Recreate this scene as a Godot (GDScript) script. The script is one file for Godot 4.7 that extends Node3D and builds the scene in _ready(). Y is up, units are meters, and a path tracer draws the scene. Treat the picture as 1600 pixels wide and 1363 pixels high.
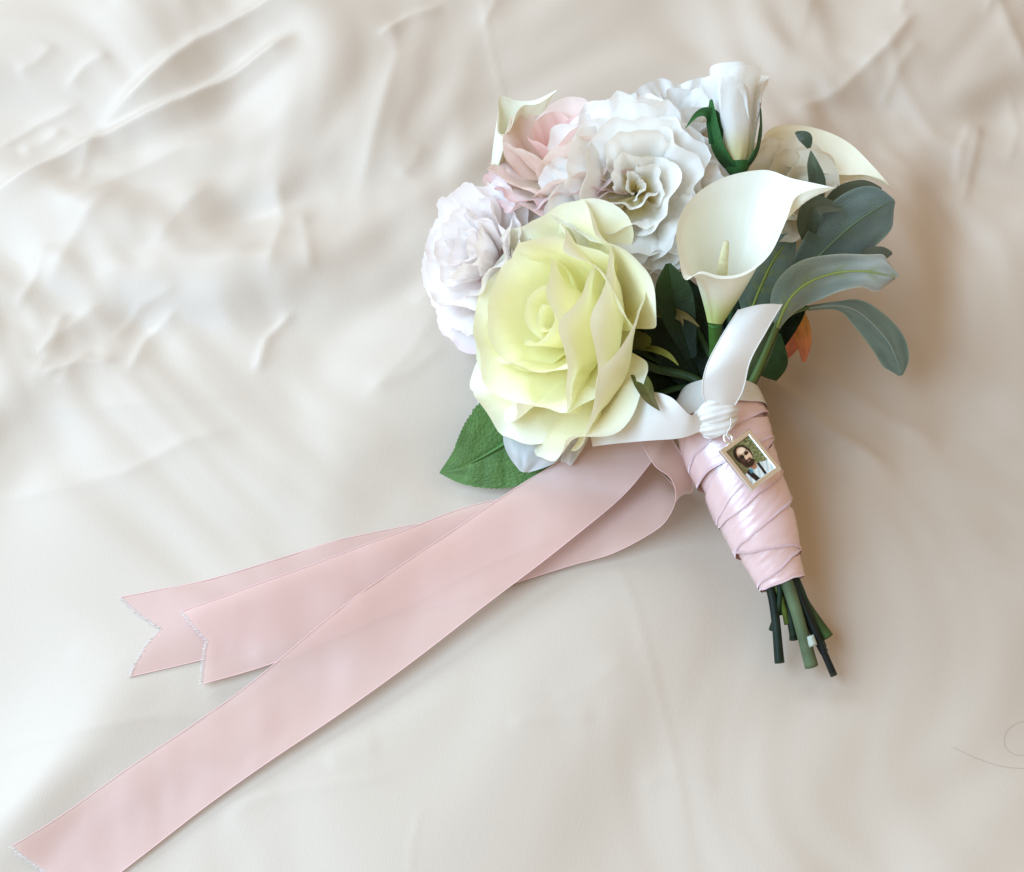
extends Node3D
# A bridal bouquet of cloth flowers lying on a cream satin sheet, window light from the left.
# All working measures are centimetres; S turns them into metres when a mesh is made.
const S := 0.01
const PITCH := 60.0          # the camera looks down at the bed by this many degrees
const DIST := 95.0
const PIC := Vector2(1600.0, 1363.0)
const HALF_W := 26.0         # half of the width of sheet seen at the middle of the frame
var eye: Vector3
var R3: Vector3              # rightwards, over the bed
var U3: Vector3              # up the tilted plane that faces the viewer
var C3: Vector3              # from the bed towards the viewer
var rng := RandomNumberGenerator.new()
var n_low := FastNoiseLite.new()
var n_rid := FastNoiseLite.new()
var n_fine := FastNoiseLite.new()
var n_warp := FastNoiseLite.new()
var folds: Array = []
var taken := {}
var M := {}

func _ready() -> void:
	rng.seed = 7
	var p := deg_to_rad(PITCH)
	C3 = Vector3(0, sin(p), cos(p)); U3 = Vector3(0, cos(p), -sin(p)); R3 = Vector3(1, 0, 0)
	eye = C3 * DIST
	# --- camera, air, light -------------------------------------------------
	var cam := Camera3D.new(); cam.name = "camera"
	add_child(cam)
	cam.look_at_from_position(eye * S, Vector3.ZERO, Vector3.UP)
	cam.fov = rad_to_deg(2.0 * atan(HALF_W / DIST * 872.0 / 1024.0))
	cam.near = 0.02; cam.far = 20.0; cam.current = true
	var env := Environment.new()
	env.background_mode = Environment.BG_COLOR
	env.background_color = Color(0.49, 0.365, 0.24).linear_to_srgb()
	env.tonemap_mode = Environment.TONE_MAPPER_LINEAR
	env.tonemap_exposure = 1.12
	env.sdfgi_enabled = true; env.ssao_enabled = true; env.ssil_enabled = true
	var we := WorldEnvironment.new(); we.name = "room_air"; we.environment = env
	add_child(we)
	var win := AreaLight3D.new(); win.name = "window_light"
	win.area_size = Vector2(1.05, 0.9)
	win.light_color = Color(0.69, 0.85, 1.0)
	win.light_energy = 2.75
	win.shadow_enabled = true
	add_child(win)
	win.look_at_from_position(Vector3(-0.80, 1.15, 0.36), Vector3(0.0, 0.04, 0.0), Vector3.UP)
	var far_win := AreaLight3D.new(); far_win.name = "far_window_light"
	far_win.area_size = Vector2(1.3, 1.1)
	far_win.light_color = Color(0.78, 0.89, 1.0)
	far_win.light_energy = 5.2
	far_win.shadow_enabled = true
	add_child(far_win)
	far_win.look_at_from_position(Vector3(-1.7, 1.35, -1.5), Vector3(0.0, 0.04, 0.0), Vector3.UP)
	# --- the place ----------------------------------------------------------
	noises(); materials()
	sheet()
	ribbon_tails()
	stems_and_wrap()
	flowers()
	greenery()
	bow()
	charm()
	hair()

# ============================ helpers =======================================
func P(px: float, py: float, h: float) -> Vector3:
	# the point of the bed plan seen at (px, py) of the photograph, h cm above the sheet's plane
	var k := HALF_W / DIST / (PIC.x * 0.5)
	var d := -C3 + R3 * ((px - PIC.x * 0.5) * k) - U3 * ((py - PIC.y * 0.5) * k)
	return eye + d * ((h - eye.y) / d.y)

func PP(a: Array) -> PackedVector3Array:
	var o := PackedVector3Array()
	for q in a: o.append(P(q[0], q[1], q[2]))
	return o

func ax(a: float, b: float, c: float) -> Vector3:
	return (R3 * a + U3 * b + C3 * c).normalized()

func cat(pts: PackedVector3Array, t: float, closed := false) -> Vector3:
	var n := pts.size()
	var f := t * (n if closed else n - 1)
	var i := int(floor(f))
	if not closed: i = clampi(i, 0, n - 2)
	f -= i
	var q := func(k): return pts[posmod(k, n)] if closed else pts[clampi(k, 0, n - 1)]
	return (q.call(i) as Vector3).cubic_interpolate(q.call(i + 1), q.call(i - 1), q.call(i + 2), f)

func catf(v: Array, t: float) -> float:
	var n := v.size()
	var f := t * (n - 1)
	var i := clampi(int(floor(f)), 0, n - 2)
	f -= i
	return cubic_interpolate(v[i], v[i + 1], v[maxi(i - 1, 0)], v[mini(i + 2, n - 1)], f)

func ss(a: float, b: float, x: float) -> float:
	return smoothstep(a, b, x)

func numbered(called: String) -> String:
	taken[called] = taken.get(called, -1) + 1
	return called if taken[called] == 0 else "%s_%03d" % [called, taken[called]]

func thing(called: String, label: String, category: String, at: Vector3, group := "") -> Node3D:
	var o := Node3D.new(); o.name = numbered(called); add_child(o)
	o.position = at * S
	o.set_meta("label", label); o.set_meta("category", category)
	if group: o.set_meta("group", group)
	return o

func base_of(parent: Node) -> Vector3:
	var o := Vector3.ZERO
	var q := parent
	while q != self:
		o += (q as Node3D).position; q = q.get_parent()
	return o

func put(called: String, mesh: Mesh, m: Material, parent: Node = self) -> MeshInstance3D:
	var o := MeshInstance3D.new(); o.mesh = mesh; o.material_override = m
	o.name = numbered(called) if parent == self else called
	parent.add_child(o, true)
	return o

# A surface f(u, v) in cm; u and v run 0..1. Points are moved to be relative to the parent's base.
func grid(nu: int, nv: int, f: Callable, parent: Node, col = null, uvs := Vector2.ONE) -> ArrayMesh:
	var o := base_of(parent)
	var vs := PackedVector3Array(); var cs := PackedColorArray(); var uv := PackedVector2Array()
	for j in nv + 1:
		for i in nu + 1:
			var u := float(i) / nu; var v := float(j) / nv
			vs.append((f.call(u, v) as Vector3) * S - o)
			uv.append(Vector2(u, v) * uvs)
			if col: cs.append(col.call(u, v))
	return from_grid(nu, nv, vs, cs, uv)

func from_grid(nu: int, nv: int, vs: PackedVector3Array, cs: PackedColorArray, uv: PackedVector2Array) -> ArrayMesh:
	var ns := PackedVector3Array(); ns.resize(vs.size())
	var idx := PackedInt32Array()
	var w := nu + 1
	for j in nv:
		for i in nu:
			var a := j * w + i; var b := a + 1; var c := a + w; var d := c + 1
			for t in [[a, b, c], [b, d, c]]:
				var n := (vs[t[2]] - vs[t[0]]).cross(vs[t[1]] - vs[t[0]]) * 1e6
				for k in t: ns[k] += n; idx.append(k)
	# join the seam of a closed sheet
	for j in nv + 1:
		var a := j * w; var b := a + nu
		if vs[a].distance_squared_to(vs[b]) < 1e-12:
			var s := ns[a] + ns[b]; ns[a] = s; ns[b] = s
	for k in ns.size():
		ns[k] = ns[k].normalized() if ns[k].length_squared() > 0.0 else Vector3.UP
	var ar := []; ar.resize(Mesh.ARRAY_MAX)
	ar[Mesh.ARRAY_VERTEX] = vs; ar[Mesh.ARRAY_NORMAL] = ns; ar[Mesh.ARRAY_INDEX] = idx; ar[Mesh.ARRAY_TEX_UV] = uv
	if cs.size(): ar[Mesh.ARRAY_COLOR] = cs
	var me := ArrayMesh.new(); me.add_surface_from_arrays(Mesh.PRIMITIVE_TRIANGLES, ar)
	return me

# A round tube along a curve; rad is one radius or a list of them along it; ends closed.
func tube(pts: PackedVector3Array, rad, parent: Node, n := 24, k := 8, col = null, closed := false) -> ArrayMesh:
	var up := Vector3(0.13, 0.95, 0.28).normalized()
	var f := func(u: float, v: float) -> Vector3:
		var t := v
		var r: float = catf(rad, t) if rad is Array else rad
		if not closed:
			if v == 0.0 or v == 1.0: r = 0.0005
			t = clampf((v * n - 1.0) / (n - 2.0), 0.0, 1.0)
		var c := cat(pts, t, closed)
		var d := (cat(pts, fposmod(t + 0.004, 1.0) if closed else minf(t + 0.004, 1.0), closed) - cat(pts, fposmod(t - 0.004, 1.0) if closed else maxf(t - 0.004, 0.0), closed)).normalized()
		var s := d.cross(up).normalized()
		if not s.is_finite() or s.length() < 0.5: s = Vector3.RIGHT
		var q := s.cross(d)
		return c + (s * cos(u * TAU) + q * sin(u * TAU)) * r
	return grid(k, n, f, parent, col)

func mat(c: Color, rough := 0.6, spec := 0.5, vc := false) -> StandardMaterial3D:
	var m := StandardMaterial3D.new()
	m.albedo_color = c.linear_to_srgb(); m.roughness = rough; m.metallic_specular = spec
	m.vertex_color_use_as_albedo = vc
	m.cull_mode = BaseMaterial3D.CULL_DISABLED
	return m

func noise_tex(freq: float, size := 512, normal := false, strength := 4.0, octaves := 4, sd := 1) -> NoiseTexture2D:
	var n := FastNoiseLite.new(); n.seed = sd; n.frequency = freq; n.fractal_octaves = octaves
	n.noise_type = FastNoiseLite.TYPE_SIMPLEX_SMOOTH
	var t := NoiseTexture2D.new(); t.width = size; t.height = size; t.seamless = true; t.noise = n
	t.as_normal_map = normal; t.bump_strength = strength
	return t

func ramp(a: Color, b: Color) -> Gradient:
	var g := Gradient.new(); g.set_color(0, a); g.set_color(1, b)
	return g

func weave_tex() -> ImageTexture:
	var im := Image.create(256, 256, false, Image.FORMAT_RGB8)
	var n := FastNoiseLite.new(); n.seed = 5; n.frequency = 0.03
	for y in 256:
		for x in 256:
			var warp := sin(x * TAU / 4.0) * (0.5 + 0.5 * n.get_noise_2d(x * 0.2, y * 3.0))
			var weft := sin(y * TAU / 4.0) * (0.5 + 0.5 * n.get_noise_2d(x * 3.0, y * 0.2 + 90.0))
			var g := 0.5 + 0.2 * warp + 0.2 * weft
			im.set_pixel(x, y, Color(g, g, g))
	return ImageTexture.create_from_image(im)

func slub_tex() -> ImageTexture:
	var im := Image.create(1024, 1024, false, Image.FORMAT_RGB8)
	var n := FastNoiseLite.new(); n.seed = 15; n.frequency = 0.05; n.fractal_octaves = 3
	for y in 1024:
		for x in 1024:
			var g := 0.5 + 0.35 * n.get_noise_2d(x * 6.0, y * 0.5) + 0.25 * n.get_noise_2d(x * 0.5 + 500.0, y * 6.0)
			im.set_pixel(x, y, Color(g, g, g))
	return ImageTexture.create_from_image(im)

func noises() -> void:
	n_low.seed = 3; n_low.frequency = 0.05; n_low.fractal_octaves = 2; n_low.noise_type = FastNoiseLite.TYPE_SIMPLEX_SMOOTH
	n_rid.seed = 11; n_rid.frequency = 0.075; n_rid.fractal_octaves = 2; n_rid.fractal_gain = 0.22; n_rid.noise_type = FastNoiseLite.TYPE_SIMPLEX_SMOOTH
	n_fine.seed = 21; n_fine.frequency = 0.5; n_fine.fractal_octaves = 2; n_fine.noise_type = FastNoiseLite.TYPE_SIMPLEX_SMOOTH
	n_warp.seed = 31; n_warp.frequency = 0.04; n_warp.noise_type = FastNoiseLite.TYPE_SIMPLEX_SMOOTH; n_warp.fractal_octaves = 1

func materials() -> void:
	var weave := weave_tex()
	M.sheet = mat(Color(0.565, 0.466, 0.362), 0.52, 0.54)
	M.sheet.rim_enabled = true; M.sheet.rim = 0.25; M.sheet.rim_tint = 0.2
	M.sheet.heightmap_enabled = true; M.sheet.heightmap_texture = slub_tex(); M.sheet.heightmap_scale = 0.008
	for k in ["petal_white", "petal_yellow", "petal_peach", "petal_cream"]:
		var m := mat(Color.WHITE, 0.5, 0.35, true)
		m.backlight_enabled = true; m.backlight = Color(0.75, 0.75, 0.75).linear_to_srgb()
		m.rim_enabled = true; m.rim = 0.3; m.rim_tint = 0.3
		m.normal_enabled = true; m.normal_texture = noise_tex(0.02, 256, true, 3.0); m.normal_scale = 0.3
		m.uv1_scale = Vector3(3.5, 0.5, 1)
		M[k] = m
	M.petal_yellow.roughness = 0.42; M.petal_yellow.backlight = Color(0.6, 0.6, 0.6).linear_to_srgb()
	M.calla = mat(Color.WHITE, 0.38, 0.45, true)
	M.calla.backlight_enabled = true; M.calla.backlight = Color(0.35, 0.35, 0.3).linear_to_srgb()
	M.calla.normal_enabled = true; M.calla.normal_texture = noise_tex(0.02, 256, true, 3.0, 3, 4); M.calla.normal_scale = 0.22; M.calla.uv1_scale = Vector3(9, 0.3, 1)
	M.white_satin = mat(Color(0.74, 0.70, 0.63), 0.3, 0.8)
	M.white_satin.heightmap_enabled = true; M.white_satin.heightmap_texture = weave; M.white_satin.heightmap_scale = 0.008
	M.white_edge = mat(Color(0.80, 0.77, 0.70), 0.6)
	M.pink_satin = mat(Color(0.80, 0.56, 0.53), 0.25, 1.0)
	M.pink_satin.clearcoat_enabled = true; M.pink_satin.clearcoat = 0.6; M.pink_satin.clearcoat_roughness = 0.2
	M.pink_satin.heightmap_enabled = true; M.pink_satin.heightmap_texture = weave; M.pink_satin.heightmap_scale = 0.006
	M.pink_ribbon = mat(Color(0.74, 0.47, 0.39), 0.36, 0.7)
	M.pink_ribbon.heightmap_enabled = true; M.pink_ribbon.heightmap_texture = weave; M.pink_ribbon.heightmap_scale = 0.006
	M.pink_ribbon.backlight_enabled = true; M.pink_ribbon.backlight = Color(0.3, 0.3, 0.3).linear_to_srgb()
	M.pink_ribbon.transparency = BaseMaterial3D.TRANSPARENCY_ALPHA; M.pink_ribbon.albedo_color.a = 0.8
	M.selvedge = mat(Color(0.82, 0.54, 0.50), 0.6)
	M.stitch = mat(Color(0.84, 0.64, 0.64), 0.5)
	M.fray = mat(Color(0.84, 0.74, 0.68), 0.8)
	M.leaf = mat(Color.WHITE, 0.55, 0.35, true)
	M.leaf.normal_enabled = true; M.leaf.normal_texture = noise_tex(0.06, 256, true, 6.0, 4, 9); M.leaf.normal_scale = 0.5
	M.fuzz = mat(Color.WHITE, 0.85, 0.2, true)
	M.fuzz.rim_enabled = true; M.fuzz.rim = 0.9; M.fuzz.rim_tint = 0.3
	M.fuzz.normal_enabled = true; M.fuzz.normal_texture = noise_tex(0.15, 256, true, 8.0, 3, 14); M.fuzz.normal_scale = 0.8; M.fuzz.uv1_scale = Vector3(1, 2, 1)
	var nap := noise_tex(0.12, 256, false, 4.0, 3, 18); nap.color_ramp = ramp(Color(0.8, 0.81, 0.80), Color(1, 1, 1))
	M.fuzz.albedo_texture = nap
	var cells := FastNoiseLite.new(); cells.noise_type = FastNoiseLite.TYPE_CELLULAR; cells.cellular_return_type = FastNoiseLite.RETURN_DISTANCE2_SUB; cells.frequency = 0.07; cells.seed = 6
	var vt := NoiseTexture2D.new(); vt.width = 256; vt.height = 256; vt.seamless = true; vt.noise = cells; vt.color_ramp = ramp(Color(1, 1, 0.92), Color(0.80, 0.84, 0.78))
	M.leaf.albedo_texture = vt; M.leaf.uv1_scale = Vector3(1.2, 1.0, 1)
	M.stem = mat(Color.WHITE, 0.5, 0.4, true)
	M.silver = mat(Color(0.92, 0.91, 0.88), 0.3, 0.5); M.silver.metallic = 1.0
	M.thread = mat(Color(0.8, 0.78, 0.74), 0.4)
	M.tape = mat(Color(0.42, 0.47, 0.38), 0.6)
	M.hair = mat(Color(0.42, 0.32, 0.24), 0.4)
	M.pollen = mat(Color(0.78, 0.70, 0.40), 0.8)
	M.pollen.normal_enabled = true; M.pollen.normal_texture = M.fuzz.normal_texture; M.pollen.normal_scale = 1.0

# ============================ the sheet =====================================
func fold(pts: Array, amp: float, wide: float, step := 0.0) -> void:
	var o := PackedVector2Array()
	for q in pts:
		var w := P(q[0], q[1], 0.0)
		o.append(Vector2(w.x, w.z))
	var bb := Rect2(o[0], Vector2.ZERO)
	for q in o: bb = bb.expand(q)
	folds.append([o, amp, wide, step, bb.grow(wide * 3.0)])

func sheet_h(x: float, z: float) -> float:
	var wx := x + 6.0 * n_warp.get_noise_2d(x, z)
	var wz := z + 6.0 * n_warp.get_noise_2d(x + 70.0, z - 40.0)
	var h := 0.35 * n_low.get_noise_2d(wx * 0.8, wz * 0.8)
	# crumples, stronger far left and far right; the ridges run from lower left to upper right
	var far := clampf(ss(8.0, -22.0, z + 0.3 * x) + 0.7 * ss(14.0, 28.0, x) * ss(8.0, -20.0, z), 0.0, 1.0)
	var a := (wx * 0.80 - wz * 0.60); var b := (wx * 0.60 + wz * 0.80)
	h += (0.60 + 1.0 * far) * n_rid.get_noise_2d(a * 0.62, b * 1.2) * (0.75 + 0.5 * n_warp.get_noise_2d(b * 1.5 + 200.0, a * 1.5))
	h += (0.08 + 0.17 * far) * n_rid.get_noise_2d(a * 2.6 + 50.0, b * 1.6)
	var q := Vector2(x, z)
	for fd in folds:
		if not (fd[4] as Rect2).has_point(q): continue
		var pts: PackedVector2Array = fd[0]
		var best := 1e9; var along := 0.0; var side := 1.0
		var n := pts.size() - 1
		for i in n:
			var s := pts[i]; var e := pts[i + 1] - s
			var t := clampf((q - s).dot(e) / e.length_squared(), 0.0, 1.0)
			var dv := q - s - e * t
			var d := dv.length_squared()
			if d < best:
				best = d; along = (i + t) / n; side = signf(e.cross(dv))
		var dist: float = sqrt(best) / fd[2]
		if dist > 3.0: continue
		var fade := ss(0.0, 0.2, along) * ss(1.0, 0.8, along)
		h += fd[1] * fade * (exp(-sqrt(dist * dist + 0.03) * 1.7) - 0.006) * (1.0 + fd[3] * side * ss(0.0, 1.0, dist))
	return h

func sheet() -> void:
	fold([[-60, 330], [120, 222], [290, 160], [410, 92], [470, 60]], 0.85, 1.0, 0.5)
	fold([[140, 200], [250, 120], [310, 70], [430, 10], [520, -40]], 0.85, 1.2, 0.4)
	fold([[90, 330], [190, 265], [290, 225], [380, 215]], 0.25, 1.2)
	fold([[70, 460], [110, 380], [190, 270]], 0.30, 1.5)
	fold([[420, 450], [440, 340], [430, 270]], 0.25, 0.9)
	fold([[560, 300], [590, 200], [620, 90], [610, 20]], 0.32, 1.2)
	fold([[490, 440], [480, 380], [470, 320]], 0.2, 0.7)
	fold([[-30, 640], [150, 634], [280, 626], [400, 610]], 0.08, 0.35)
	fold([[-30, 780], [90, 757], [190, 738], [290, 690], [400, 660]], 0.16, 0.8)
	fold([[750, -30], [765, 60], [780, 120], [800, 190]], 0.06, 0.22)
	fold([[955, 860], [990, 940], [1020, 1050], [1060, 1200], [1090, 1380]], 0.035, 0.3, 0.95)
	fold([[1170, 570], [1230, 620], [1310, 690], [1420, 760]], 0.45, 1.0, 0.4)
	fold([[1240, 560], [1350, 640], [1480, 700]], 0.3, 1.2)
	fold([[330, 1262], [420, 1240], [520, 1225], [640, 1210]], 0.08, 0.35, 0.7)
	fold([[640, 1380], [645, 1320], [660, 1260]], 0.03, 0.2)
	fold([[1230, 180], [1310, 150], [1380, 90], [1430, 30]], 0.3, 0.8)
	fold([[1370, 40], [1400, 130], [1460, 210], [1540, 260]], 0.3, 1.2)
	fold([[1540, -20], [1570, 60], [1620, 150]], 0.35, 1.0)
	fold([[-20, 1170], [130, 1150], [250, 1120], [380, 1115]], 0.08, 0.4)
	fold([[560, 640], [640, 560], [690, 480]], 0.15, 1.3)
	# small creases: thick on the far side, a few round the bouquet
	var g := RandomNumberGenerator.new(); g.seed = 44
	for k in 46:
		var q := Vector2(g.randf_range(-40, 760), g.randf_range(-20, 620)) if k < 24 else Vector2(g.randf_range(1150, 1620), g.randf_range(-20, 460)) if k < 34 else Vector2(g.randf_range(0, 1600), g.randf_range(640, 1360))
		var an := -0.75 + g.randf_range(-0.5, 0.5) if k < 24 else -1.1 + g.randf_range(-0.6, 0.6) if k < 34 else g.randf_range(-0.6, 0.3)
		var ln := g.randf_range(70, 190)
		var d := Vector2(cos(an), sin(an)) * ln
		var bend := Vector2(-d.y, d.x) * g.randf_range(-0.15, 0.15)
		fold([[q.x, q.y], [q.x + d.x * 0.5 + bend.x, q.y + d.y * 0.5 + bend.y], [q.x + d.x, q.y + d.y]], g.randf_range(0.10, 0.26) * (1.0 if k < 34 else 0.32), g.randf_range(0.45, 1.0), g.randf_range(-0.5, 0.5))
	var xs := axis_steps(-30.0, 30.0, 0.19, 75.0)
	var zs := axis_steps(-33.0, 29.0, 0.21, 75.0)
	var vs := PackedVector3Array(); var uv := PackedVector2Array()
	for z in zs:
		for x in xs:
			vs.append(Vector3(x, sheet_h(x, z), z) * S)
			uv.append(Vector2(x, z) / 14.0)
	var o := put("bed_sheet", from_grid(xs.size() - 1, zs.size() - 1, vs, PackedColorArray(), uv), M.sheet)
	o.set_meta("kind", "structure")
	o.set_meta("label", "rumpled cream satin bed sheet under the bouquet")

func axis_steps(lo: float, hi: float, d: float, reach: float) -> PackedFloat32Array:
	var o := PackedFloat32Array()
	var left := []
	var x := lo; var e := d
	while x > -reach:
		e *= 1.25; x -= e; left.push_front(x)
	for q in left: o.append(q)
	x = lo
	while x <= hi:
		o.append(x); x += d
	e = d
	while x < reach:
		o.append(x); e *= 1.25; x += e
	o.append(reach)
	return o

# ============================ ribbons =======================================
# A strip between two edges given as plan points with heights; lying = follows the sheet.
func strip(called: String, le: Array, ri: Array, m: Material, parent: Node, lying := true, notch := 0.0, start_notch := 0.0, n := 90, k := 14, bulge := 0.0, sd := 1.0) -> Array:
	var L := PP(le); var Q := PP(ri)
	var f := func(u: float, v: float) -> Vector3:
		var e := 1.0 - notch * (1.0 - absf(2.0 * u - 1.0)) - (0.002 * n_fine.get_noise_2d(u * 40.0, sd * 9.0) if notch > 0.0 else 0.0)
		var w := lerpf(start_notch * u, e, v)
		var a := cat(L, w); var b := cat(Q, w)
		var p := a.lerp(b, u)
		p.y += bulge * sin(u * PI) + (0.14 * n_low.get_noise_2d(p.x * 2.4 + sd * 30.0, p.z * 2.4) + 0.025 * n_low.get_noise_2d(p.x * 8.0 + sd * 30.0, p.z * 3.0)) * (0.35 + 0.65 * sin(u * PI))
		if lying: p.y += sheet_h(p.x, p.z)
		return p
	var len := L[0].distance_to(L[L.size() - 1])
	var o := put(called, grid(k, n, f, parent, null, Vector2(1.6, len / 2.2)), m, parent)
	return [o, f]

func edge_line(called: String, f: Callable, u: float, r: float, m: Material, parent: Node, lift := 0.012) -> void:
	var pts := PackedVector3Array()
	for i in 41: pts.append(f.call(u, i / 40.0) + Vector3(0, lift, 0))
	put(called, tube(pts, r, parent, 80, 5), m, parent)

func frayed(f: Callable, parent: Node, sd: int) -> void:
	var g := RandomNumberGenerator.new(); g.seed = sd
	var st := SurfaceTool.new(); st.begin(Mesh.PRIMITIVE_TRIANGLES)
	for i in 110:
		var u := (i + g.randf()) / 110.0
		var p: Vector3 = f.call(u, 1.0)
		var d: Vector3 = (p - (f.call(u, 0.985) as Vector3)).normalized()
		var side: Vector3 = ((f.call(minf(u + 0.02, 1.0), 1.0) as Vector3) - p)
		if side.length() < 0.001: side = Vector3.RIGHT
		side = side.normalized()
		var ln := g.randf_range(0.04, 0.16)
		var tip := p + (d + side * g.randf_range(-0.9, 0.9)) * ln + Vector3(0, g.randf_range(0.0, 0.05), 0)
		var a := PackedVector3Array([p - d * 0.06 + Vector3(0, 0.015, 0), p.lerp(tip, 0.5) + Vector3(0, 0.03, 0), tip])
		st.append_from(tube(a, 0.012, parent, 4, 3), 0, Transform3D())
	put("frayed_edge", st.commit(), M.fray, parent)

func tail(le: Array, ri: Array, label: String, notch: float, sd: int) -> void:
	var at := P(le[0][0], le[0][1], 0.0)
	var t := thing("satin_ribbon", label, "ribbon", at, "pink ribbon tails of the bouquet")
	var s := strip("ribbon_strip", le, ri, M.pink_ribbon, t, true, notch, 0.0, 150, 16, 0.05, sd)
	edge_line("selvedge", s[1], 0.0, 0.022, M.selvedge, s[0])
	edge_line("selvedge", s[1], 1.0, 0.022, M.selvedge, s[0])
	frayed(s[1], s[0], sd)

func ribbon_tails() -> void:
	# the lower of the two short tails, coming round in a loop from the neck of the handle
	tail([[1000, 684, 5.0], [1022, 727, 5.0], [1047, 748, 4.6], [1056, 775, 3.9], [1048, 803, 2.6], [1025, 830, 1.3], [960, 866, 0.6], [890, 886, 0.35], [740, 930, 0.2], [540, 975, 0.06], [330, 1030, 0.06], [206, 1062, 0.06]],
		[[1046, 676, 4.6], [1066, 712, 4.2], [1081, 745, 3.4], [1079, 772, 2.4], [1054, 758, 1.0], [1010, 716, 0.5], [950, 722, 0.4], [880, 760, 0.3], [720, 800, 0.2], [540, 842, 0.06], [340, 902, 0.06], [188, 931, 0.06]],
		"pink satin ribbon tail looping out from the neck and ending farthest left", 0.045, 3)
	tail([[900, 830, 0.55], [760, 880, 0.5], [640, 940, 0.48], [470, 1020, 0.42], [315, 1070, 0.4]],
		[[830, 765, 0.55], [720, 790, 0.5], [600, 840, 0.48], [430, 905, 0.42], [285, 957, 0.4]],
		"shorter pink satin ribbon tail lying on top of the farthest left tail", 0.06, 4)
	tail([[1040, 680, 3.6], [1012, 728, 2.6], [945, 800, 1.5], [740, 962, 0.95], [560, 1092, 0.7], [340, 1244, 0.35], [200, 1352, 0.3], [110, 1420, 0.3]],
		[[930, 660, 3.2], [872, 716, 2.2], [790, 768, 1.4], [600, 900, 0.95], [400, 1058, 0.7], [200, 1203, 0.35], [80, 1290, 0.3], [22, 1328, 0.3]],
		"longest pink satin ribbon tail, running to the lower left corner over the other tails", 0.035, 5)

# ============================ stems and handle ==============================
# the handle's outline: left edge, right edge, height of its axis
var HANDLE := [[1075, 622, 1178, 598, 5.2], [1060, 662, 1194, 640, 5.0], [1068, 705, 1206, 690, 4.6], [1096, 762, 1222, 745, 4.1], [1119, 806, 1240, 796, 3.6], [1140, 846, 1249, 836, 3.2], [1164, 882, 1254, 872, 2.8], [1186, 917, 1262, 913, 2.4], [1204, 950, 1272, 946, 2.2]]

func handle_frame(s: float) -> Array:
	var n := HANDLE.size() - 1
	var a := []; 
	for k in 5:
		var col := []
		for q in HANDLE: col.append(q[k])
		a.append(catf(col, s))
	var l := P(a[0], a[1], a[4]); var r := P(a[2], a[3], a[4])
	var side := (r - l)
	return [(l + r) * 0.5, side.normalized(), side.length() * 0.5]

func handle_point(s: float, th: float, off: float) -> Vector3:
	# th 0 faces the viewer, +90 degrees is the right-hand edge
	var f := handle_frame(s)
	var g := handle_frame(minf(s + 0.02, 1.0)); var g2 := handle_frame(maxf(s - 0.02, 0.0))
	var t: Vector3 = ((g[0] as Vector3) - (g2[0] as Vector3)).normalized()
	var side: Vector3 = f[1]
	side = (side - t * side.dot(t)).normalized()
	var nrm := side.cross(t)
	if nrm.dot(C3) < 0.0: nrm = -nrm
	var r: float = f[2]
	return (f[0] as Vector3) + side * sin(th) * (r + off) + nrm * cos(th) * (r * 0.85 + off)

func band(parent: Node, s0: float, tilt: float, wide: float, layer: float, sd: float, m: Material, called := "ribbon_wrap", stitched := true) -> void:
	var f := func(u: float, v: float) -> Vector3:
		var th := (v - 0.5) * 2.0 * 2.6
		var s := s0 - tilt * sin(th * 0.5) * 2.0 * 0.5 - tilt * 0.15 * th + (u - 0.5) * wide
		s += 0.012 * n_fine.get_noise_2d(th * 1.5 + sd * 7.0, u * 0.8)
		var off := layer * 0.6 - 0.10 + 0.045 * u + 0.012 * sin(u * PI)
		off += 0.022 * n_fine.get_noise_2d(u * 4.0 + th * 1.3 + sd * 11.0, th * 1.6 + sd * 3.0) * sin(u * PI) + 0.016 * n_fine.get_noise_2d(u * 7.0 + th * 0.8, th * 0.9 + sd * 5.0)
		return handle_point(clampf(s, 0.0, 1.0), th, off)
	var bnd := put(called, grid(20, 56, f, parent, null, Vector2(1.0, 6.0)), m, parent)
	if stitched:
		# the picot stitches of the lower selvedge
		var st := SurfaceTool.new(); st.begin(Mesh.PRIMITIVE_TRIANGLES)
		for i in 90:
			var v := 0.2 + 0.6 * i / 90.0
			var p: Vector3 = f.call(1.0, v); var q: Vector3 = f.call(0.93, v)
			var o := (p - (handle_frame(s0)[0] as Vector3)).normalized() * 0.02
			st.append_from(tube(PackedVector3Array([q + o, p.lerp(q, 0.5) + o * 1.8, p + o]), 0.016, parent, 3, 4), 0, Transform3D())
		put("selvedge_stitches", st.commit(), M.stitch, bnd)

func stems_and_wrap() -> void:
	var t := thing("ribbon_wrapped_handle", "bouquet handle wrapped in overlapping pale pink satin ribbon", "handle", P(1225, 900, 0.0))
	# core under the bands, so that no gap opens between them
	var core := func(u: float, v: float) -> Vector3: return handle_point(lerpf(0.06, 0.865, v), u * TAU, -0.14)
	put("ribbon_core", grid(32, 40, core, t, null, Vector2(3, 3)), M.pink_satin, t)
	band(t, 0.812, -0.005, 0.105, 0.02, 1.0, M.pink_satin)
	band(t, 0.715, 0.06, 0.16, 0.06, 2.0, M.pink_satin)
	band(t, 0.60, -0.06, 0.20, 0.10, 3.0, M.pink_satin)
	band(t, 0.50, 0.09, 0.15, 0.15, 4.0, M.pink_satin)
	band(t, 0.40, 0.06, 0.11, 0.19, 5.0, M.pink_satin)
	band(t, 0.33, 0.12, 0.10, 0.22, 6.0, M.pink_satin)
	band(t, 0.25, 0.04, 0.11, 0.25, 7.0, M.pink_satin)
	band(t, 0.15, 0.09, 0.12, 0.27, 8.0, M.pink_satin)

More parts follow.
